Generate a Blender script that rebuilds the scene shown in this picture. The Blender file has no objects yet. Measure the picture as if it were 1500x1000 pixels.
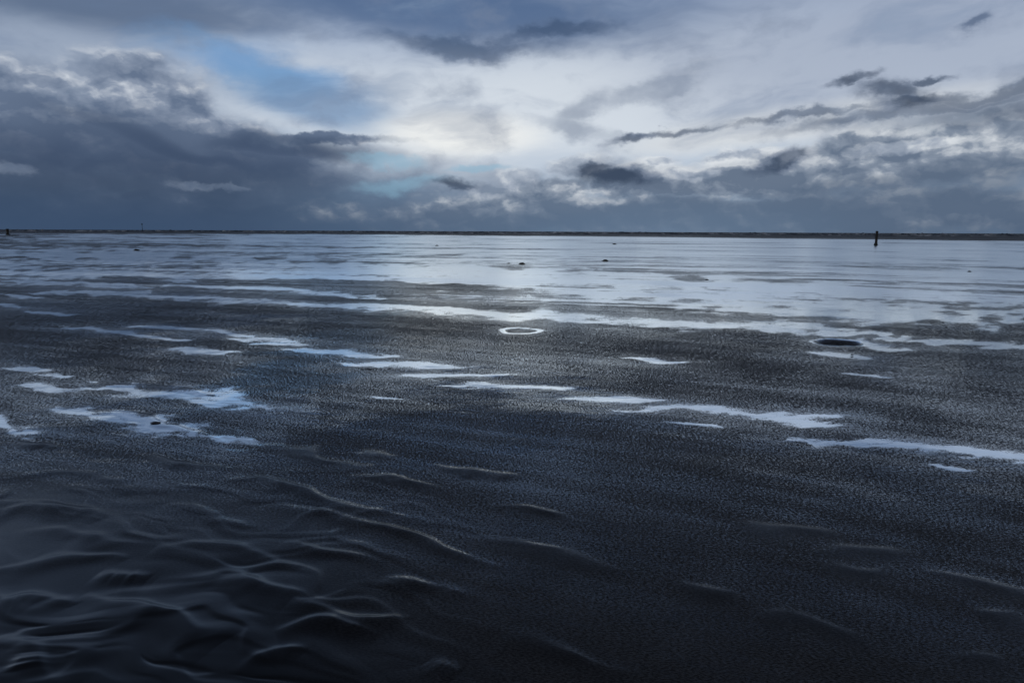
import bpy, math, numpy as np
from mathutils import Matrix, Vector
rng=np.random.default_rng(7)
scene=bpy.context.scene
scene.view_settings.view_transform='Standard'
try: scene.view_settings.look='None'
except: pass
scene.view_settings.exposure=0

# ------------------------------------------------------------ camera
H=1.6; F=1000.0; PITCH=math.radians(9.15); ROLL=math.radians(0.24)
fw=np.array([0,math.cos(PITCH),-math.sin(PITCH)])
r0=np.array([1.0,0,0]); u0=np.array([0,math.sin(PITCH),math.cos(PITCH)])
rt=r0*math.cos(ROLL)+u0*math.sin(ROLL); up=-r0*math.sin(ROLL)+u0*math.cos(ROLL)
cam=bpy.data.cameras.new("camera"); co=bpy.data.objects.new("camera",cam)
scene.collection.objects.link(co); scene.camera=co
cam.lens=24; cam.sensor_width=36; cam.clip_start=0.05; cam.clip_end=100000
m=Matrix.Identity(4)
for i in range(3):
    m[i][0]=rt[i]; m[i][1]=up[i]; m[i][2]=-fw[i]
m[2][3]=H
co.matrix_world=m

def ray(x,y):
    return fw*F+rt*(x-750)+up*(500-y)
def ground_at(x,y):
    d=ray(x,y); t=-H/d[2]; return d[0]*t,d[1]*t
def bearing(x,y):
    d=ray(x,y); d=d/np.linalg.norm(d)
    return math.atan2(d[0],d[1])*1000, math.asin(d[2])*1000
def view_xy(X,Y):
    dx=X; dy=Y; dz=-H
    c=dy*fw[1]+dz*fw[2]
    c=np.where(c<0.05,0.05,c)
    a=dx*rt[0]+dy*rt[1]+dz*rt[2]; b=dx*up[0]+dy*up[1]+dz*up[2]
    return 750+F*a/c, 500-F*b/c

def lin(c):
    o=[]
    for v in c:
        v=v/255.0
        o.append(v/12.92 if v<=0.04045 else ((v+0.055)/1.055)**2.4)
    return (o[0],o[1],o[2],1.0)

# ------------------------------------------------------------ node helper
class G:
    def __init__(s,nt): s.nt=nt; s.n=nt.nodes; s.l=nt.links
    def put(s,sock,v):
        if isinstance(v,bpy.types.NodeSocket): s.l.new(v,sock)
        elif v is not None: sock.default_value=v
    def math(s,op,a,b=None,c=None,clamp=False):
        n=s.n.new('ShaderNodeMath'); n.operation=op; n.use_clamp=clamp
        s.put(n.inputs[0],a); s.put(n.inputs[1],b); s.put(n.inputs[2],c)
        return n.outputs[0]
    def vmath(s,op,a,b=None,c=None):
        n=s.n.new('ShaderNodeVectorMath'); n.operation=op
        s.put(n.inputs[0],a)
        if b is not None: s.put(n.inputs[1],b)
        if c is not None: s.put(n.inputs[2],c)
        return n.outputs['Value'] if op in('LENGTH','DOT_PRODUCT') else n.outputs[0]
    def xyz(s,x,y,z=0.0):
        n=s.n.new('ShaderNodeCombineXYZ'); s.put(n.inputs[0],x); s.put(n.inputs[1],y); s.put(n.inputs[2],z); return n.outputs[0]
    def sep(s,v):
        n=s.n.new('ShaderNodeSeparateXYZ'); s.put(n.inputs[0],v); return n.outputs
    def noise(s,v,scale=1.0,detail=4,rough=0.5,color=False,dist=0.0,lac=2.0):
        n=s.n.new('ShaderNodeTexNoise'); s.put(n.inputs['Vector'],v)
        n.noise_dimensions='2D' if not color else '3D'
        n.inputs['Scale'].default_value=scale; n.inputs['Detail'].default_value=detail
        n.inputs['Roughness'].default_value=rough; n.inputs['Distortion'].default_value=dist
        n.inputs['Lacunarity'].default_value=lac
        return n.outputs['Color'] if color else n.outputs[0]
    def rng(s,v,a,b,c=0.0,d=1.0,smooth=True):
        n=s.n.new('ShaderNodeMapRange'); n.interpolation_type='SMOOTHSTEP' if smooth else 'LINEAR'
        s.put(n.inputs['Value'],v); s.put(n.inputs['From Min'],a); s.put(n.inputs['From Max'],b)
        s.put(n.inputs['To Min'],c); s.put(n.inputs['To Max'],d); return n.outputs[0]
    def mapt(s,v,loc,rot,sc):
        n=s.n.new('ShaderNodeMapping'); n.vector_type='TEXTURE'; s.put(n.inputs[0],v)
        n.inputs['Location'].default_value=loc; n.inputs['Rotation'].default_value=(0,0,rot); n.inputs['Scale'].default_value=sc
        return n.outputs[0]
    def mix(s,f,a,b):
        n=s.n.new('ShaderNodeMix'); n.data_type='RGBA'; s.put(n.inputs[0],f); s.put(n.inputs[6],a); s.put(n.inputs[7],b); return n.outputs[2]
    def ramp(s,v,stops):
        n=s.n.new('ShaderNodeValToRGB'); s.put(n.inputs[0],v); e=n.color_ramp.elements
        while len(e)<len(stops): e.new(0.5)
        for i,(p,c) in enumerate(stops): e[i].position=p; e[i].color=c
        return n.outputs[0]
    def attr(s,name):
        n=s.n.new('ShaderNodeAttribute'); n.attribute_name=name; return n.outputs['Fac']
    def bump(s,h,strength,dist,normal=None):
        n=s.n.new('ShaderNodeBump'); s.put(n.inputs['Strength'],strength); n.inputs['Distance'].default_value=dist
        s.put(n.inputs['Height'],h)
        if normal is not None: s.put(n.inputs['Normal'],normal)
        return n.outputs[0]

# ------------------------------------------------------------ world
w=bpy.data.worlds.new("World"); scene.world=w; w.use_nodes=True
nt=w.node_tree; nt.nodes.clear(); g=G(nt)
tc=nt.nodes.new('ShaderNodeTexCoord').outputs['Generated']
sx,sy,sz=g.sep(tc)
az=g.math('MULTIPLY',g.math('ARCTAN2',sx,sy),1000)
el=g.math('MULTIPLY',g.math('ARCSINE',g.math('ABSOLUTE',sz)),1000)
P=g.xyz(az,el,0)
hw=g.noise(g.vmath('MULTIPLY',P,(1/130,1/75,1)),1,2,0.5,color=True)
hw=g.vmath('MULTIPLY',g.vmath('SUBTRACT',hw,(.5,.5,.5)),(100,45,0))
sw=g.noise(g.vmath('MULTIPLY',P,(1/34,1/21,1)),1,4,0.6,color=True)
sw=g.vmath('MULTIPLY',g.vmath('SUBTRACT',sw,(.5,.5,.5)),(44,26,0))
Ph=g.vmath('ADD',P,hw)
Pw=g.vmath('ADD',Ph,sw)
Ps=g.vmath('ADD',P,g.vmath('ADD',g.vmath('MULTIPLY',hw,(.35,.35,0)),sw))
Pn=g.vmath('ADD',P,g.vmath('MULTIPLY',sw,(.6,.6,0)))
N1=g.noise(g.vmath('MULTIPLY',Pn,(1/95,1/55,1)),1,6,0.54)
N2=g.noise(g.vmath('MULTIPLY',g.vmath('ADD',Pn,(6,9,0)),(1/95,1/55,1)),1,4,0.54)
relief=g.math('SUBTRACT',N1,N2)
N3=g.noise(g.mapt(Ph,(0,0,0),math.radians(6),(230,60,1)),1,6,0.56)

def blob(Pc,x,y,rx,ry,rot=0):
    u,v=bearing(x,y)
    L=g.vmath('LENGTH',g.mapt(Pc,(u,v,0),math.radians(rot),(rx,ry,1)))
    return g.rng(L,0,2,1,0)
def field(Pc,lst):
    f=None
    for b in lst:
        k=blob(Pc,*b)
        f=k if f is None else g.math('MAXIMUM',f,k)
    return f
def mask(f,N,a,soft,c=0.5):
    v=g.math('ADD',f,g.math('MULTIPLY',g.math('SUBTRACT',N,.5),a))
    return g.rng(v,c-soft,c+soft)

e=g.math('ADD',el,g.math('MULTIPLY',g.math('SUBTRACT',N3,.5),130))
col=g.ramp(g.math('DIVIDE',e,1600),[(0.0,lin((118,145,172))),(0.04,lin((164,182,204))),(0.11,lin((192,203,217))),
   (0.155,lin((164,179,202))),(0.2,lin((122,141,172))),(0.28,lin((78,96,126))),(0.40,lin((38,47,65))),(1.0,lin((26,31,43)))])
sk=nt.nodes.new('ShaderNodeTexSky'); sk.sky_type='NISHITA'; sk.sun_disc=False
sk.sun_elevation=math.radians(38); sk.sun_rotation=math.radians(200)
skc=g.vmath('MULTIPLY',sk.outputs[0],(0.06,0.06,0.06))
def tint(c,x,y,rx,ry,rot,colr,k,N=N3,a=0.6,soft=0.4,Pc=P):
    mk=g.math('MULTIPLY',mask(blob(Pc,x,y,rx,ry,rot),N,a,soft),k)
    return g.mix(mk,c,colr if not isinstance(colr,tuple) else lin(colr))
col=tint(col,880,165,400,85,3,(212,220,229),0.9,soft=.45)
col=tint(col,1300,75,330,75,0,(160,172,193),0.8)
col=tint(col,640,2,330,46,-4,(78,103,140),0.9)
col=tint(col,60,60,230,70,0,(142,157,180),0.8)
col=tint(col,130,0,220,30,0,(78,98,128),0.8)
blue=g.mix(0.8,skc,lin((104,156,208)))
col=tint(col,375,98,105,22,-8,blue,0.85,a=1.0,soft=.48,Pc=Pw)
col=tint(col,340,80,80,18,10,(120,156,199),0.4,soft=.45)
col=tint(col,480,160,130,24,-12,(118,151,188),0.8,a=.9)
col=tint(col,670,198,120,27,0,(238,240,239),0.95,a=.8)
col=tint(col,1150,185,230,20,6,(212,217,222),0.85,a=.8)
st=g.rng(N3,.46,.70)
col=g.mix(g.math('MULTIPLY',st,.30),col,lin((110,129,160)))
st2=g.rng(N1,.48,.72)
col=g.mix(g.math('MULTIPLY',st2,.26),col,lin((127,142,168)))

def cloud(col,f,N,a,soft,dark,mid,light,base_el,top_el,k=1.0,c=0.5,rel=1.0,mot=.4,rimk=.3,hk=.62):
    mk=g.math('MULTIPLY',mask(f,N,a,soft,c),k)
    h=g.rng(el,base_el,top_el,0,hk,smooth=False)
    rim=g.math('MULTIPLY',g.rng(f,.40,.95,1,0),rimk)
    s=g.math('ADD',g.math('ADD',h,rim),g.math('MULTIPLY',relief,3.0*rel))
    s=g.math('ADD',s,g.math('MULTIPLY',g.math('SUBTRACT',N1,.5),mot),clamp=True)
    cc=g.ramp(s,[(0,lin(dark)),(.5,lin(mid)),(1,lin(light))])
    return g.mix(mk,col,cc)

f=field(Pw,[(850,158,60,18,20),(830,185,48,14,-10),(960,125,80,14,12)])
col=cloud(col,f,N1,.9,.38,(116,130,153),(142,154,173),(174,183,198),100,260,.6)
f=field(Pw,[(700,66,110,11,-2),(800,52,100,9,6),(1430,33,14,6,15)])
col=cloud(col,f,N3,1.0,.5,(64,84,114),(82,101,131),(114,131,158),150,420,.75)

# big left cloud: pale billowed top over a smooth heavy base
fl_=[(110,175,250,58,-6),(330,210,180,34,-16),(225,138,88,40,-20),(470,208,80,10,4),(0,145,160,46,0)]
f=field(Pw,fl_)
col=cloud(col,f,N1,.50,.20,(100,116,141),(134,147,168),(198,205,215),105,258,rel=1.15,mot=.1,rimk=.3,hk=.68)
fb=field(Ph,[(100,260,330,60,-3),(330,265,260,50,-8),(430,222,110,16,-4),(250,300,480,54,0),(280,224,150,18,-14)])
bc=g.mix(g.rng(az,-430,-120),lin((56,72,96)),lin((84,106,133)))
bc=g.mix(g.rng(g.math('ADD',el,g.math('MULTIPLY',N3,40)),50,130),bc,lin((64,80,106)))
bc=g.mix(g.math('MULTIPLY',g.rng(N1,.42,.66),.16),bc,lin((94,111,136)))
col=g.mix(g.math('MULTIPLY',mask(fb,N1,.40,.48),.96),col,bc)
f=field(Ps,[(520,206,60,5,2),(450,208,60,7,0)])
col=cloud(col,f,N1,1.0,.5,(74,90,115),(88,104,128),(110,123,144),40,340,.55)
# right bank
f=field(Pw,[(790,285,90,20,8),(930,268,70,24,0),(1010,265,90,22,0),(1130,258,110,30,0),
            (1250,242,120,38,6),(1400,222,160,48,8),(1500,202,130,46,0),(1100,315,560,30,0)])
col=cloud(col,f,N1,.5,.20,(102,117,138),(136,148,165),(204,210,217),25,150,rel=1.3,mot=.10,rimk=.45)
fb=field(Ph,[(1150,304,400,18,3),(1430,268,160,24,8),(1250,278,120,12,4)])
col=g.mix(g.math('MULTIPLY',mask(fb,N1,.5,.5),.72),col,lin((86,103,126)))
f=field(Pw,[(1350,160,160,8,7),(1480,155,110,16,4),(1180,172,100,5,4),(985,190,85,5,4),(1430,136,110,7,9),(1370,140,60,8,0)])
col=cloud(col,f,N1,.8,.42,(78,93,116),(98,113,136),(142,154,172),100,260,.75)
f=field(Ps,[(838,243,40,15,4),(765,262,42,14,10),(725,278,40,10,0),(1075,228,45,8,5),(965,236,26,7,0),(1010,256,40,7,0),(1330,215,60,8,6)])
col=cloud(col,f,N1,.7,.30,(124,138,158),(166,176,191),(220,225,230),60,110,.86,rel=1.1,mot=.1,rimk=.3)
tq=mask(field(Pw,[(590,270,58,9,4),(700,250,40,5,0),(560,240,40,7,-8)]),N3,.7,.45)
col=g.mix(g.math('MULTIPLY',tq,.6),col,lin((140,180,204)))
# small dark clouds
f=field(Ps,[(893,258,54,13,-6),(868,248,25,10,10),(668,270,32,8,-4),(1300,130,42,12,-8),(1245,118,30,6,10),(1335,147,30,10,0),
            (1150,236,36,12,20),(1350,117,26,4,4),(920,203,30,6,10)])
col=cloud(col,f,N1,1.0,.42,(52,66,88),(72,87,110),(110,123,145),40,340,.86,rimk=.7)
f=field(Ps,[(292,270,26,5,0),(10,245,20,7,0),(330,273,16,4,0)])
col=cloud(col,f,N1,.7,.42,(98,114,138),(116,131,154),(138,151,172),0,80,.45)
# rain haze at horizon
hz=g.rng(g.math('ADD',el,g.math('MULTIPLY',g.math('SUBTRACT',N3,.5),40)),0,70,1,0)
hc=g.mix(g.rng(az,-500,300),lin((58,78,106)),lin((96,117,142)))
hc=g.mix(g.rng(az,200,600),hc,lin((80,98,122)))
col=g.mix(g.math('MULTIPLY',hz,.86),col,hc)
back=g.rng(sy,-.2,.25,1,0)
col=g.mix(back,col,lin((36,44,60)))
bg=nt.nodes.new('ShaderNodeBackground'); nt.links.new(col,bg.inputs[0]); bg.inputs[1].default_value=1.0
out=nt.nodes.new('ShaderNodeOutputWorld'); nt.links.new(bg.outputs[0],out.inputs[0])
w.cycles.sampling_method='MANUAL'; w.cycles.sample_map_resolution=256

sd=bpy.data.lights.new("sun",'SUN'); sd.energy=0.5; sd.angle=math.radians(25); sd.color=(1,.96,.92)
so=bpy.data.objects.new("sun",sd); scene.collection.objects.link(so)
a_=math.radians(200); e_=math.radians(38)
dirv=Vector((math.sin(a_)*math.cos(e_),math.cos(a_)*math.cos(e_),math.sin(e_)))
so.rotation_euler=dirv.to_track_quat('Z','Y').to_euler()

# ------------------------------------------------------------ numpy noise
def vnoise(x,y,seed):
    xi=np.floor(x).astype(np.int64); yi=np.floor(y).astype(np.int64); xf=x-xi; yf=y-yi
    def h(a,b):
        n=(a*374761393+b*668265263+seed*1442695041)&0xffffffff
        n=((n^(n>>13))*1274126177)&0xffffffff
        return ((n^(n>>16))&0xffff)/65535.0
    ux=xf*xf*(3-2*xf); uy=yf*yf*(3-2*yf)
    a=h(xi,yi);b=h(xi+1,yi);c=h(xi,yi+1);d=h(xi+1,yi+1)
    return (a*(1-ux)+b*ux)*(1-uy)+(c*(1-ux)+d*ux)*uy
def fbm(x,y,o,seed,r=.5):
    s=0;a=1;t=0
    for i in range(o):
        s=s+a*vnoise(x+i*13.7,y+i*7.3,seed+i); t+=a; a*=r; x=x*2;y=y*2
    return s/t

# ------------------------------------------------------------ ground mesh
dense=np.linspace(-46,46,1150); side=np.concatenate([np.linspace(-180,-47,60),dense,np.linspace(47,180,61)[:-1]])
ang=np.radians(side); nc=len(ang)
t=np.concatenate([np.geomspace(6,0.95,26)[:-1],np.linspace(.95,.004,760),np.geomspace(.0037,H/15000,24)])
rad=H/t; nr=len(rad)
A,R=np.meshgrid(ang,rad); X=R*np.sin(A); Y=R*np.cos(A)
PX,PY=view_xy(X,Y)
front=(Y>0.5)
Z=np.zeros_like(X)
Z+=(fbm(X*.9,Y*.9,3,3)-.5)*0.03*np.clip(1-R/30,0,1)
near=np.clip(1-(R-6)/6,0,1)
leftm=1/(1+np.exp((PX-500-(PY-700)*.45)/90.)); lowm=1/(1+np.exp(-(PY-670)/30.))
lobe=leftm*lowm*near*front
wx=X+(fbm(X*1.4,Y*1.4,3,21)-.5)*.8; wy=Y+(fbm(X*1.4+40,Y*1.4,3,22)-.5)*.75+.30*X
Z+=(fbm(wx*1.0,wy*2.8,3,24)-.5)*.024*lobe
mudr=np.zeros_like(X)
for sc_,sd_,am_,lvs in [((.7,2.3),27,.0052,(.45,.57)),((1.0,3.6),57,.0032,(.50,))]:
    nn=fbm(wx*sc_[0]+9,wy*sc_[1],2,sd_,.35)
    gyy=np.abs(np.gradient(nn,axis=0)/(np.gradient(Y,axis=0)+1e-9)); gxx=np.abs(np.gradient(nn,axis=1)/(np.gradient(X,axis=1)+1e-9))
    gm=np.sqrt(gyy**2+gxx**2*.5)+.12
    for lv in lvs:
        s_=(nn-lv)/gm
        patch=np.clip((fbm(X*.9+lv*30,Y*1.5,2,sd_+5)-.40)*4,0,1)
        pr=np.where(s_>0,np.exp(-(s_/.022)**2),np.exp(-(s_/.060)**2))
        Z+=pr*patch*am_*lobe

folds=[[(305,712),(340,703),(400,708),(450,722),(520,740),(580,757),(640,772)],
[(390,735),(450,750),(520,765),(600,790),(680,810),(740,830)],
[(0,745),(60,735),(120,745),(160,760)],[(0,785),(80,780),(160,785),(230,800)],
[(0,835),(60,822),(110,812),(160,808),(185,820)],[(120,870),(200,885),(270,910),(320,945)],
[(335,1000),(350,980),(375,965),(420,957),(450,962)],[(400,925),(450,912),(500,915),(570,930)],
[(720,960),(735,940),(765,934),(830,945),(880,965),(950,985)],[(1110,905),(1170,908),(1240,925),(1290,940)],
[(1380,985),(1430,970),(1500,985)],[(700,785),(780,800),(860,820),(920,835)],
[(630,680),(690,688),(760,700)],[(370,655),(430,655),(500,675),(560,690)],
[(190,670),(230,665),(280,680),(330,690)],[(1080,765),(1150,772),(1230,778)],
[(1180,805),(1260,805),(1340,812)],[(1340,838),(1440,850),(1520,860)],[(710,740),(790,745),(860,765)],
[(985,860),(1060,865),(1110,872)],[(1200,833),(1330,842)],[(520,660),(590,668)],
[(0,930),(60,955),(120,1000)],[(600,955),(650,985)],[(500,700),(560,700),(620,712),(660,722)],
[(140,600),(200,605),(250,622),(330,650)],[(1440,905),(1520,912)],[(0,650),(40,650),(85,660)],
[(250,840),(330,850),(400,870),(440,890)],[(560,850),(640,862),(700,880)],[(0,880),(50,870),(110,885)],[(110,570),(160,560),(240,566),(320,580)],
[(0,700),(60,692),(130,700),(200,715)],[(230,740),(300,750),(380,775)],[(150,835),(230,842)],[(20,985),(40,960)],
[(230,800),(300,808),(380,822),(450,845)],[(420,790),(480,800),(560,825)],[(440,890),(520,895),(600,905)]]
amp=rng.uniform(.6,1.15,len(folds))
for fi,fo in enumerate(folds):
    pts=np.array(fo,float)
    for _ in range(2):
        a=pts[:-1]*.75+pts[1:]*.25; b=pts[:-1]*.25+pts[1:]*.75
        pts=np.vstack([pts[:1],np.stack([a,b],1).reshape(-1,2),pts[-1:]])
    gp=np.array([ground_at(*p) for p in pts])
    isr=1.0 if pts[:,0].mean()<700 else (.36 if pts[:,0].mean()>960 else .6)
    sel=front&(X>gp[:,0].min()-.45)&(X<gp[:,0].max()+.45)&(Y>gp[:,1].min()-.45)&(Y<gp[:,1].max()+.45)
    x=X[sel]+(fbm(X[sel]*3,Y[sel]*3,2,50+fi)-.5)*.18; y=Y[sel]+(fbm(X[sel]*3,Y[sel]*3,2,90+fi)-.5)*.20
    best=np.full(x.shape,9.);par=np.zeros(x.shape);sg=np.zeros(x.shape)
    L=np.concatenate([[0],np.cumsum(np.linalg.norm(np.diff(gp,axis=0),axis=1))]);T=L[-1]
    for i in range(len(gp)-1):
        a=gp[i];d=gp[i+1]-a;l2=(d**2).sum()
        tt=np.clip(((x-a[0])*d[0]+(y-a[1])*d[1])/l2,0,1)
        ex=x-a[0]-tt*d[0];ey=y-a[1]-tt*d[1];dd=np.hypot(ex,ey)
        m_=dd<best;best=np.where(m_,dd,best);par=np.where(m_,(L[i]+tt*(L[i+1]-L[i]))/T,par)
        sg=np.where(m_,np.sign(d[0]*ey-d[1]*ex),sg)
    tap=np.clip(np.sin(np.pi*np.clip(par,0,1)),0,1)**.9
    tap=tap*(.5+.9*fbm(par*5+fi,par*0+fi*3.1,2,700+fi))
    s=best*sg; wdt=.026
    prof=np.where(s>0,np.exp(-(s/(wdt*1.3))**2),np.exp(-(s/(wdt*2.8))**2))
    prof=prof*isr+(.10 if isr<1 else .20)*np.exp(-((s+.03)/.11)**2)
    prof*=np.clip((.42-best)/.1,0,1)
    Z[sel]+=prof*tap*.0105*amp[fi]
    mm=np.where(s>0,np.exp(-(s/.05)**2),np.exp(-(s/.15)**2))*np.clip(tap*1.3,0,1)*np.where(best>.44,0,1)
    mudr[sel]=np.maximum(mudr[sel],mm)

# shallow scoured pits
pit=np.zeros_like(X); rimm=np.zeros_like(X); pith=np.zeros_like(X)
for kk,(px,py,rr,dep) in enumerate([(762,484,.30,.008),(1228,501,.34,.07)]):
    gx,gy=ground_at(px,py)
    th=np.arctan2(Y-gy,X-gx)
    d=np.hypot(X-gx,(Y-gy)*(1.0 if kk==0 else 1.25))/(rr*(1+.07*np.sin(th*3+px)+.04*np.sin(th*5)))
    Z+=-dep*np.clip(1.0-d**3,0,1)*(d<1)
    pith=np.maximum(pith,np.exp(-((d-1.2)/.7)**2))
    if kk==0:
        pit=np.maximum(pit,np.exp(-((d-.60)/.14)**2)*.35); rimm=np.maximum(rimm,np.exp(-((d-1.05)/.17)**2)*1.5)
        rimm=np.maximum(rimm,np.exp(-(d/.5)**4)*.36)
    else:
        pit=np.maximum(pit,.95*(1-np.clip((d-.82)/.2,0,1))); rimm=np.maximum(rimm,np.exp(-((d-1.18)/.16)**2)*(.85+.5*np.clip(np.cos(th)+.2*np.sin(th),0,1)))

# ---- standing water field
strips=[
([(480,396),(700,408),(900,428),(1100,442),(1300,455),(1520,468)],15),
([(430,384),(600,392),(800,402),(1000,415),(1200,425),(1520,440)],10),
([(520,449),(700,458),(850,467),(1000,475),(1150,480),(1310,492)],6.5),
([(-20,394),(120,399),(250,406),(480,404)],8),([(0,372),(150,375),(350,384),(480,390)],9),
([(60,428),(200,432),(350,440),(560,452)],4),([(0,412),(100,415),(220,420)],4),([(250,418),(400,424),(560,436)],4),
([(1340,498),(1420,503),(1520,511)],4.5),([(1262,500),(1315,511)],5),
([(0,446),(30,449)],2.6),([(40,455),(100,462)],2.2),([(0,432),(60,436)],2.2),
([(110,481),(180,487),(260,496)],2.8),([(265,512),(325,517)],4.4),([(195,478),(300,482)],1.8),([(310,485),(360,492)],2.2),
([(345,496),(430,499)],2.2),([(380,502),(450,504)],2.2),([(420,512),(490,517),(565,523)],4.2),
([(515,533),(600,534),(675,537)],3.1),([(590,549),(660,550),(740,547)],2.9),([(655,564),(740,566),(825,569)],3.5),
([(820,582),(890,584),(965,587)],3.2),([(910,602),(1000,597),(1070,600),(1130,607),(1210,611)],3.8),([(1130,613),(1205,620)],6),
([(1175,640),(1240,649),(1330,652),(1400,658),(1460,664),(1560,676)],5.2),([(1400,662),(1560,678)],6.5),
([(925,525),(995,531)],2.1),([(550,580),(585,584)],1.8),([(1195,516),(1270,523)],2.4),([(1240,545),(1300,553)],1.7),
([(150,566),(230,574),(300,583),(378,597)],8.5),([(110,604),(180,613),(260,626),(330,646)],7),
([(15,540),(70,543)],3.2),([(35,566),(95,570)],4.4),([(-30,605),(22,632)],8),([(55,548),(95,551)],2.6),
([(980,620),(1060,625)],1.8),([(1370,682),(1420,690)],2.4)]
wetf=np.full(X.shape,-9.); halo=np.zeros_like(X)
wob1=fbm(PX/44,PY/7,4,401,.55)-.5; wob2=fbm(PX/26,PY/8,3,402,.55)-.5
mott=fbm(PX/38+7,PY/9,4,431,.6)-.5
for pts,hw_ in strips:
    pts=np.array(pts,float); x0,x1=pts[:,0].min(),pts[:,0].max()
    y0,y1=pts[:,1].min()-45,pts[:,1].max()+45
    sel=front&(PX>x0-90)&(PX<x1+90)&(PY>y0)&(PY<y1)
    x=PX[sel]+wob2[sel]*min(60,(x1-x0)*.4);y=PY[sel]+wob1[sel]*hw_*3.2;best=np.full(x.shape,99.)
    for i in range(len(pts)-1):
        a=pts[i];d=pts[i+1]-a
        tt=np.clip(((x-a[0])*d[0])/(d[0]**2),0,1)
        ex=(x-a[0]-tt*d[0])*.11;ey=y-a[1]-tt*d[1]
        best=np.minimum(best,np.hypot(ex,ey))
    u_=np.clip((x-x0)/(x1-x0),0,1)
    tp=.30+.70*np.clip(np.sin(np.pi*(u_*.9+.05))*1.3,0,1)**.7
    v_=1.0-best/(hw_*tp)*.5
    if x1<390 and y0>490: v_=v_+mott[sel]*1.3-.04
    wetf[sel]=np.maximum(wetf[sel],v_)
    halo[sel]=np.maximum(halo[sel],np.exp(-(best/(hw_*2.2+4))**1.3))
dh=np.maximum(PY-339-(PX-750)*.004,.3)
far=1/(1+np.exp((dh-56-(PX-750)*.035)/9.))
base=far*(.74+.06*np.clip((PX-300)/500,-1,1))
mid=np.exp(-((dh-88)/38.)**2)*np.clip((PX-300)/500,0,1)*.58; base=np.maximum(base,mid)
midl=np.exp(-((dh-62)/42.)**2)*np.clip((800-PX)/400,0,1)*.55; base=np.maximum(base,midl)
wetf=np.maximum(np.clip(wetf,-.2,1),base)
wetf=np.maximum(wetf,rimm); wetf=wetf-pit*.8
wetf=np.where(front,wetf,base)
sh=np.log(dh)*9
streak=fbm(PX/330+3,(sh*1.4-PX*.0032),5,501,.58)
streak2=fbm(PX/300+3,(sh*6.5-PX*.016),4,521,.55)
stk=(streak-.5)*1.05+(streak2-.5)*1.35
sa=.14+.60/(1+np.exp((dh-130)/14.))
wetf=wetf+np.where(front,stk*sa*.9,0)*(1-np.clip(rimm,0,1))
mud=np.clip(leftm*(1/(1+np.exp(-(PY-735-(fbm(X*.8,Y*.8,3,77)-.5)*140)/42.)))*1.05,0,1)*front
mud=np.maximum(mud,mudr*.6)
film=.5+.62*(fbm(PX/320,(sh*3.0-PX*.012),5,601,.58)-.5)+.40*(fbm(X*.6+5,Y*.35,4,31,.55)-.5)
film=film+halo*.22+pith*.15
film=np.where(front,film,.5)
far2=1/(1+np.exp((dh-110)/7.))
rw=.05+.08*far2+.07*far
# sheen added through tilted normals, like ripple faces, so far water mirrors brighter sky
lean=far2*np.clip(.020+.026*np.exp(-((dh-78-(PX-750)*.02)/26.)**2)+.045*(streak-.5)+.045*(streak2-.5),.004,.07)
lean=np.where(front,lean,0)

bar_r=np.interp(np.degrees(A),[-180,-40,-15,5,20,40,180],[420,420,400,330,270,235,235])
Z+=.75*np.exp(-((R-bar_r)/ (bar_r*.09))**2)*(0.8+.4*(fbm(A*30,R*.004,3,61)))
dry=np.exp(-((R-bar_r)/(bar_r*.15))**2)
Z-=np.clip((R-bar_r*1.25)/200,0,1)*2.5
wetf=wetf-dry*2.5
verts=np.stack([X,Y,Z],-1).reshape(-1,3)
center=np.array([[0,0,0.0]])
verts=np.vstack([verts,center]).astype(np.float32)
ci=len(verts)-1
i=np.arange(nr-1)[:,None]; j=np.arange(nc)[None,:]; jn=(j+1)%nc
a=(i*nc+j).ravel(); b=(i*nc+jn).ravel(); c=((i+1)*nc+jn).ravel(); d=((i+1)*nc+j).ravel()
quads=np.stack([a,d,c,b],1)
tri=np.stack([np.arange(nc),(np.arange(nc)+1)%nc,np.full(nc,ci)],1)
me=bpy.data.meshes.new("sand_ground")
nv=len(verts); nl=quads.size+tri.size
me.vertices.add(nv); me.vertices.foreach_set('co',verts.ravel())
me.loops.add(nl); me.loops.foreach_set('vertex_index',np.concatenate([quads.ravel(),tri.ravel()]).astype(np.int32))
me.polygons.add(len(quads)+len(tri))
ls=np.concatenate([np.arange(len(quads))*4,quads.size+np.arange(len(tri))*3]).astype(np.int32)
me.polygons.foreach_set('loop_start',ls)
me.polygons.foreach_set('use_smooth',np.ones(len(ls),dtype=bool))
me.update(calc_edges=True); me.validate()
def addattr(n,arr):
    at=me.attributes.new(n,'FLOAT','POINT'); at.data.foreach_set('value',np.append(arr.ravel(),arr.ravel()[0]).astype(np.float32))
addattr('wet',wetf);addattr('mud',mud);addattr('film',film);addattr('pit',pit+np.clip(dry*1.5,0,1));addattr('rough_water',rw);addattr('sheen_lean',lean)
go=bpy.data.objects.new("ground",me); scene.collection.objects.link(go)
go["kind"]="structure"; go["label"]="dark wet rippled beach sand with shallow pools"; go["category"]="ground"

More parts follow.
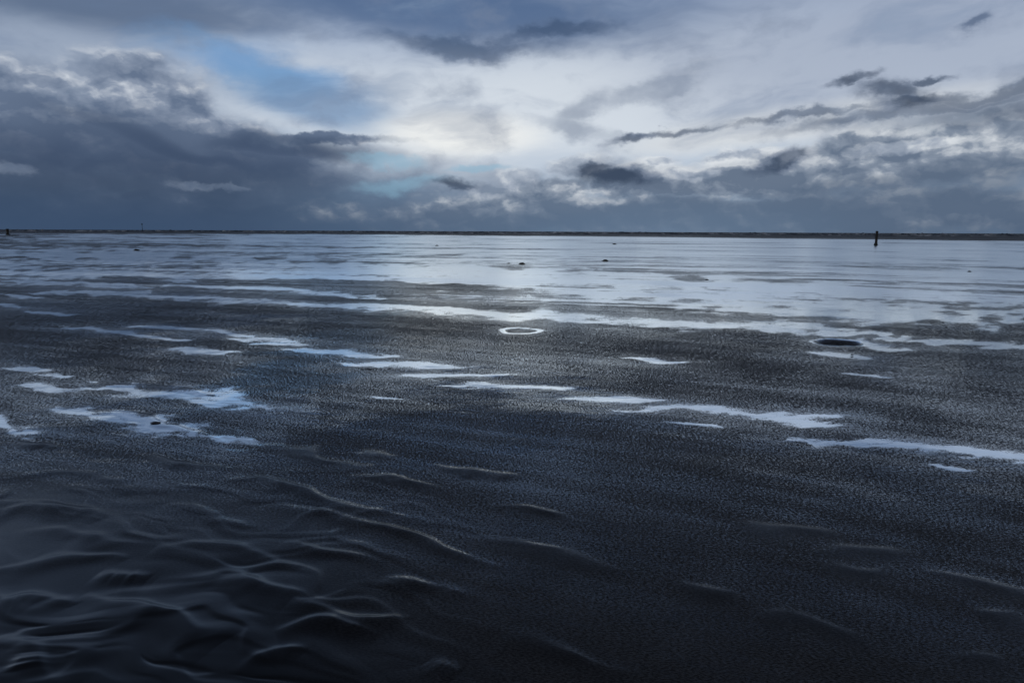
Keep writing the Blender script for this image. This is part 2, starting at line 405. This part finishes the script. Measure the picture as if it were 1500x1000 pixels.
mt=bpy.data.materials.new("wet_sand"); mt.use_nodes=True; nt=mt.node_tree; nt.nodes.clear(); g=G(nt)
pos=nt.nodes.new('ShaderNodeTexCoord').outputs['Object']
wet=g.attr('wet');mudA=g.attr('mud');filmA=g.attr('film');pitA=g.attr('pit');rwA=g.attr('rough_water');leanA=g.attr('sheen_lean')
px_,py_,pz_=g.sep(pos)
med=g.noise(g.vmath('MULTIPLY',pos,(1.3,1.5,1)),1,5,.65)
yy=g.math('MAXIMUM',g.math('ABSOLUTE',py_),.8)
gy_=g.math('MULTIPLY',g.math('POWER',yy,-.7),-900)
gx_=g.math('MULTIPLY_ADD',px_,66,g.math('MULTIPLY',gy_,.22))
gv=g.xyz(gx_,g.math('MULTIPLY_ADD',med,8,gy_),0)
fine=g.noise(gv,1,2,.6)
grain=g.noise(gv,2.2,1,.6)
wv=g.math('ADD',wet,g.math('MULTIPLY',g.math('SUBTRACT',med,.5),.45))
sp0=g.math('ADD',g.math('MULTIPLY',g.math('SUBTRACT',fine,.5),1.0),g.math('MULTIPLY',g.math('SUBTRACT',grain,.5),1.0))
wv=g.math('ADD',wv,g.math('MULTIPLY',sp0,.62))
M=g.rng(wv,.30,.72)
fl=g.math('ADD',g.math('MULTIPLY',g.math('SUBTRACT',filmA,.5),.85),g.math('MULTIPLY',g.math('SUBTRACT',med,.5),.14))
fl=g.math('ADD',fl,g.math('MULTIPLY',g.math('MAXIMUM',wet,0.0),.28))
S=g.rng(g.math('ADD',fl,g.math('MULTIPLY',sp0,1.5)),.08,.36)
dryk=g.math('SUBTRACT',1.0,pitA,clamp=True)
lw=nt.nodes.new('ShaderNodeLayerWeight'); lw.inputs['Blend'].default_value=.5
face=lw.outputs['Facing']
def shader(col,rough,spec,normal):
    n=nt.nodes.new('ShaderNodeBsdfPrincipled'); g.put(n.inputs['Base Color'],col); g.put(n.inputs['Roughness'],rough)
    n.inputs['Specular IOR Level'].default_value=spec
    if normal is not None: g.put(n.inputs['Normal'],normal)
    return n.outputs[0]
def mixs(f,a,b):
    n=nt.nodes.new('ShaderNodeMixShader'); g.put(n.inputs[0],f); nt.links.new(a,n.inputs[1]); nt.links.new(b,n.inputs[2]); return n.outputs[0]
nb=g.bump(fine,1.0,.013)
scol=g.ramp(g.math('ADD',g.math('MULTIPLY',fine,.8),g.math('MULTIPLY',med,.2)),[(.38,(.006,.0064,.0082,1)),(.64,(.064,.067,.078,1))])
sand=shader(scol,.6,.12,nb)
mudS=shader((.0055,.0054,.0062,1),.32,.18,None)
sandmud=mixs(mudA,sand,mudS)
rip=g.noise(g.vmath('MULTIPLY',pos,(3.2,7,1)),1,3,.6)
nw=g.bump(rip,.12,.015)
nw=g.vmath('NORMALIZE',g.vmath('ADD',nw,g.xyz(0.0,g.math('MULTIPLY',leanA,-1.0),0.0)))
gl=nt.nodes.new('ShaderNodeBsdfGlossy'); gl.inputs['Color'].default_value=(.90,.96,1,1)
g.put(gl.inputs['Roughness'],g.math('MAXIMUM',rwA,g.math('MULTIPLY',mudA,.22))); nt.links.new(nw,gl.inputs['Normal'])
dk=nt.nodes.new('ShaderNodeBsdfDiffuse'); dk.inputs[0].default_value=(.02,.022,.027,1)
fres=g.math('MULTIPLY',g.math('POWER',face,3.4),2.7,clamp=True)
water=mixs(fres,dk.outputs[0],gl.outputs[0])
sk_=g.math('MULTIPLY',S,g.math('MULTIPLY_ADD',mudA,-.52,.52,clamp=True))
sk_=g.math('MAXIMUM',sk_,g.math('MULTIPLY',g.math('POWER',mudA,2.0),.18))
tot=g.math('MULTIPLY',g.math('MAXIMUM',M,sk_),dryk)
fin=mixs(tot,sandmud,water)
out=nt.nodes.new('ShaderNodeOutputMaterial'); nt.links.new(fin,out.inputs[0])
me.materials.append(mt)

# ------------------------------------------------------------ sea
def mesh_obj(name,vs,fs,mat,smooth=False):
    m_=bpy.data.meshes.new(name); m_.from_pydata([tuple(v) for v in vs],[],fs); m_.update()
    if smooth:
        for p in m_.polygons: p.use_smooth=True
    if mat: m_.materials.append(mat)
    o=bpy.data.objects.new(name,m_); scene.collection.objects.link(o); return o
sm=bpy.data.materials.new("sea_water"); sm.use_nodes=True; g2=G(sm.node_tree); bs=sm.node_tree.nodes['Principled BSDF']
bs.inputs['Base Color'].default_value=(.012,.02,.03,1); bs.inputs['Roughness'].default_value=.5; bs.inputs['IOR'].default_value=1.33
pp=sm.node_tree.nodes.new('ShaderNodeTexCoord').outputs['Object']
hn=g2.noise(g2.vmath('MULTIPLY',pp,(.1,.3,1)),1,5,.6)
g2.put(bs.inputs['Normal'],g2.bump(hn,1.0,1.5))
bs.inputs['Specular IOR Level'].default_value=.25
vs=[];fs=[];th=np.radians(np.linspace(-100,100,81))
radii=[300,600,1500,5000,14900]
for rr in radii:
    for a_ in th: vs.append((rr*math.sin(a_),rr*math.cos(a_),-.45))
n_=len(th)
for k in range(len(radii)-1):
    for j_ in range(n_-1): fs.append((k*n_+j_,k*n_+j_+1,(k+1)*n_+j_+1,(k+1)*n_+j_))
sea=mesh_obj("sea",vs,fs,sm); sea["kind"]="structure"; sea["label"]="dark slate sea along the horizon"; sea["category"]="sea"

fm=bpy.data.materials.new("surf_foam"); fm.use_nodes=True; g3=G(fm.node_tree); bs=fm.node_tree.nodes['Principled BSDF']
pp=fm.node_tree.nodes.new('ShaderNodeTexCoord').outputs['Object']
fn=g3.noise(g3.vmath('MULTIPLY',pp,(.06,.02,1.2)),1,6,.65)
g3.put(bs.inputs['Base Color'],g3.ramp(fn,[(.46,(.03,.04,.055,1)),(.66,(.42,.45,.49,1))])); bs.inputs['Roughness'].default_value=.8
vs=[];fs=[]
for row,(rr,hh) in enumerate([(560,.75),(700,1.0),(900,1.5),(1200,2.0)]):
    n_=1400; th=np.radians(np.linspace(-60,60,n_))
    hgt=fbm(th*160*(rr/600),np.full(n_,row*9.1),5,200+row,.65)
    hgt=np.clip((hgt-.40)*4,0.0,1.3)*hh
    wob=(fbm(th*30,np.full(n_,row*3.3),3,300+row)-.5)*rr*.12
    off=len(vs)
    for i_ in range(n_):
        q_=rr+wob[i_]; s_,c_=math.sin(th[i_]),math.cos(th[i_])
        vs+= [((q_-4-hgt[i_]*2)*s_,(q_-4-hgt[i_]*2)*c_,-.5),(q_*s_,q_*c_,-.45+hgt[i_]),((q_+5)*s_,(q_+5)*c_,-.5)]
    for i_ in range(n_-1):
        a_=off+i_*3
        fs+=[(a_,a_+3,a_+4,a_+1),(a_+1,a_+4,a_+5,a_+2)]
surf=mesh_obj("surf",vs,fs,fm); surf["kind"]="stuff"; surf["label"]="ragged white breaking surf on the dark sea"; surf["category"]="waves"

# ------------------------------------------------------------ posts, buoy, debris
def simple_mat(name,c1,c2,scale,rough):
    m_=bpy.data.materials.new(name); m_.use_nodes=True; gg=G(m_.node_tree); b_=m_.node_tree.nodes['Principled BSDF']
    p_=m_.node_tree.nodes.new('ShaderNodeTexCoord').outputs['Object']
    nn=gg.noise(gg.vmath('MULTIPLY',p_,scale),1,5,.6)
    gg.put(b_.inputs['Base Color'],gg.ramp(nn,[(.35,c1+(1,)),(.65,c2+(1,))])); b_.inputs['Roughness'].default_value=rough
    gg.put(b_.inputs['Normal'],gg.bump(nn,.5,.02)); return m_
wood=simple_mat("weathered_timber",(.012,.011,.011),(.04,.036,.033),(9,9,1.2),.7)
iron=simple_mat("dark_iron",(.01,.01,.012),(.03,.028,.027),(6,6,6),.6)
weed=simple_mat("dark_weed",(.005,.006,.005),(.02,.022,.015),(20,20,20),.5)
shellm=simple_mat("mussel_shell",(.01,.012,.02),(.07,.075,.09),(30,30,30),.35)
def lathe(name,prof,mat,n=20,jit=.0,lean=(0,0),seed=0):
    r_=np.random.default_rng(seed); vs=[];fs=[]
    for k,(rr,z) in enumerate(prof):
        for j_ in range(n):
            a_=2*math.pi*j_/n; q_=rr*(1+jit*(r_.random()-.5)+jit*.6*math.sin(3*a_+1))
            vs.append((q_*math.cos(a_)+lean[0]*z,q_*math.sin(a_)+lean[1]*z,z))
    for k in range(len(prof)-1):
        for j_ in range(n):
            fs.append((k*n+j_,k*n+(j_+1)%n,(k+1)*n+(j_+1)%n,(k+1)*n+j_))
    fs.append(tuple(range(n-1,-1,-1))); fs.append(tuple((len(prof)-1)*n+j_ for j_ in range(n)))
    return mesh_obj(name,vs,fs,mat)
def empty(name,loc,label,cat,group=None):
    o=bpy.data.objects.new(name,None); o.location=loc; o.empty_display_size=.2; scene.collection.objects.link(o)
    o["label"]=label;o["category"]=cat
    if group:o["group"]=group
    return o
def post(x,y,h,r_,label,seed,lean):
    gx,gy=ground_at(x,y); e_=empty("timber_post",(gx,gy,0),label,"post","posts standing on the sand flat")
    s_=lathe("shaft",[(r_*1.05,-.4),(r_*1.05,.1),(r_*.98,h*.4),(r_,h*.7),(r_*.93,h-.14)],wood,18,.10,lean,seed); s_.parent=e_
    c_=lathe("worn_top",[(r_*1.1,h-.14),(r_*1.12,h-.09),(r_*.95,h-.03),(r_*.55,h)],iron,18,.12,lean,seed+1); c_.parent=e_
    b_=lathe("weed_collar",[(r_*1.3,-.05),(r_*1.5,.06),(r_*1.25,.22),(r_*1.06,.30)],weed,18,.3,lean,seed+2); b_.parent=e_
    return e_
post(1283,359.5,1.85,.15,"dark weathered timber post standing in wet sand",1,(0,0))
post(11.5,344,1.75,.34,"squat dark timber post on the distant flat",5,(.02,0))
d=ray(208,329); k=900/math.hypot(d[0],d[1]); bx,by=d[0]*k,d[1]*k
e_=empty("marker_buoy",(bx,by,-.45),"tall dark marker buoy floating on the sea","buoy")
for o in (lathe("float",[(.6,-.3),(1.3,0),(1.3,.8),(.5,1.2)],iron),lathe("mast",[(.3,1.2),(.22,5.0),(.16,7.4)],iron),
          lathe("topmark",[(.16,7.4),(.6,7.8),(.6,8.8),(.12,9.4)],iron)):
    o.parent=e_
def lump(name,x,y,w_,h_,mat,label,cat,seed,group=None,hh=None):
    gx,gy=ground_at(x,y); r_=np.random.default_rng(seed)
    vs=[];fs=[];n=22;rings=7
    for k in range(rings):
        ph=k/(rings-1)*math.pi/2
        for j_ in range(n):
            a_=2*math.pi*j_/n; q_=1+.28*math.sin(2*a_+seed)+.2*math.sin(5*a_+seed*2)+.12*r_.random()
            vs.append((w_/2*math.cos(ph)*q_*math.cos(a_),h_/2*math.cos(ph)*q_*math.sin(a_),(hh or .1)*math.sin(ph)*(.8+.4*r_.random())))
    for k in range(rings-1):
        for j_ in range(n): fs.append((k*n+j_,k*n+(j_+1)%n,(k+1)*n+(j_+1)%n,(k+1)*n+j_))
    fs.append(tuple((rings-1)*n+j_ for j_ in range(n)))
    for s_ in range(5):
        a_=r_.random()*6.28; L_=w_*(.6+.5*r_.random()); b0=len(vs)
        for q in range(7):
            tt=q/6; cx=L_*tt*math.cos(a_+tt*.8); cy=h_/w_*L_*tt*math.sin(a_+tt*.8); ww=.05*w_*(1-tt*.8)
            vs+=[(cx-ww,cy,.012),(cx+ww,cy,.012),(cx,cy+ww,.012+ww*.6)]
        for q in range(6):
            o_=b0+q*3
            fs+=[(o_,o_+1,o_+4,o_+3),(o_+1,o_+2,o_+5,o_+4),(o_+2,o_,o_+3,o_+5)]
    o=mesh_obj(name,vs,fs,mat,True); o.location=(gx,gy,.0); o["label"]=label;o["category"]=cat
    if group:o["group"]=group
    return o
gr="seaweed clumps scattered on the flat"
for k,(x,y,w_,hh) in enumerate([(765,387,.26,.08),(887,382.5,.30,.09),(200,367,.45,.11),(900,358,.5,.12),(1035,410,.10,.03),(745,386,.13,.03),(1420,398,.12,.04),(640,360,.35,.09)]):
    lump("seaweed_clump",x,y,w_,w_*.6,weed,"small dark clump of seaweed on wet sand","seaweed",k+3,gr,hh)
def shell(x,y,L,rot,label,seed):
    gx,gy=ground_at(x,y); e_=empty("mussel_shell",(gx,gy,.012),label,"shell","shells lying on wet sand"); e_.rotation_euler=(0,0,rot)
    for sgn in(1,-1):
        vs=[];fs=[];n=14;m2=6
        for i_ in range(n):
            tt=i_/(n-1); ww=L*.26*math.sin(math.pi*min(1,tt*.93+.04))**.65
            for j_ in range(m2):
                v=j_/(m2-1); vs.append((L*(tt-.5),sgn*ww*v,L*.12*math.cos(v*math.pi/2)*math.sin(math.pi*tt)**.5 if v<1 else 0))
        for i_ in range(n-1):
            for j_ in range(m2-1): fs.append((i_*m2+j_,(i_+1)*m2+j_,(i_+1)*m2+j_+1,i_*m2+j_+1))
        o=mesh_obj("valve",vs,fs,shellm,True); o.parent=e_
shell(228,621,.09,.1,"opened dark mussel shell lying in a shallow pool",1)
shell(1248,521,.08,1.0,"dark mussel shell on wet sand",2)
print("verts",nv)
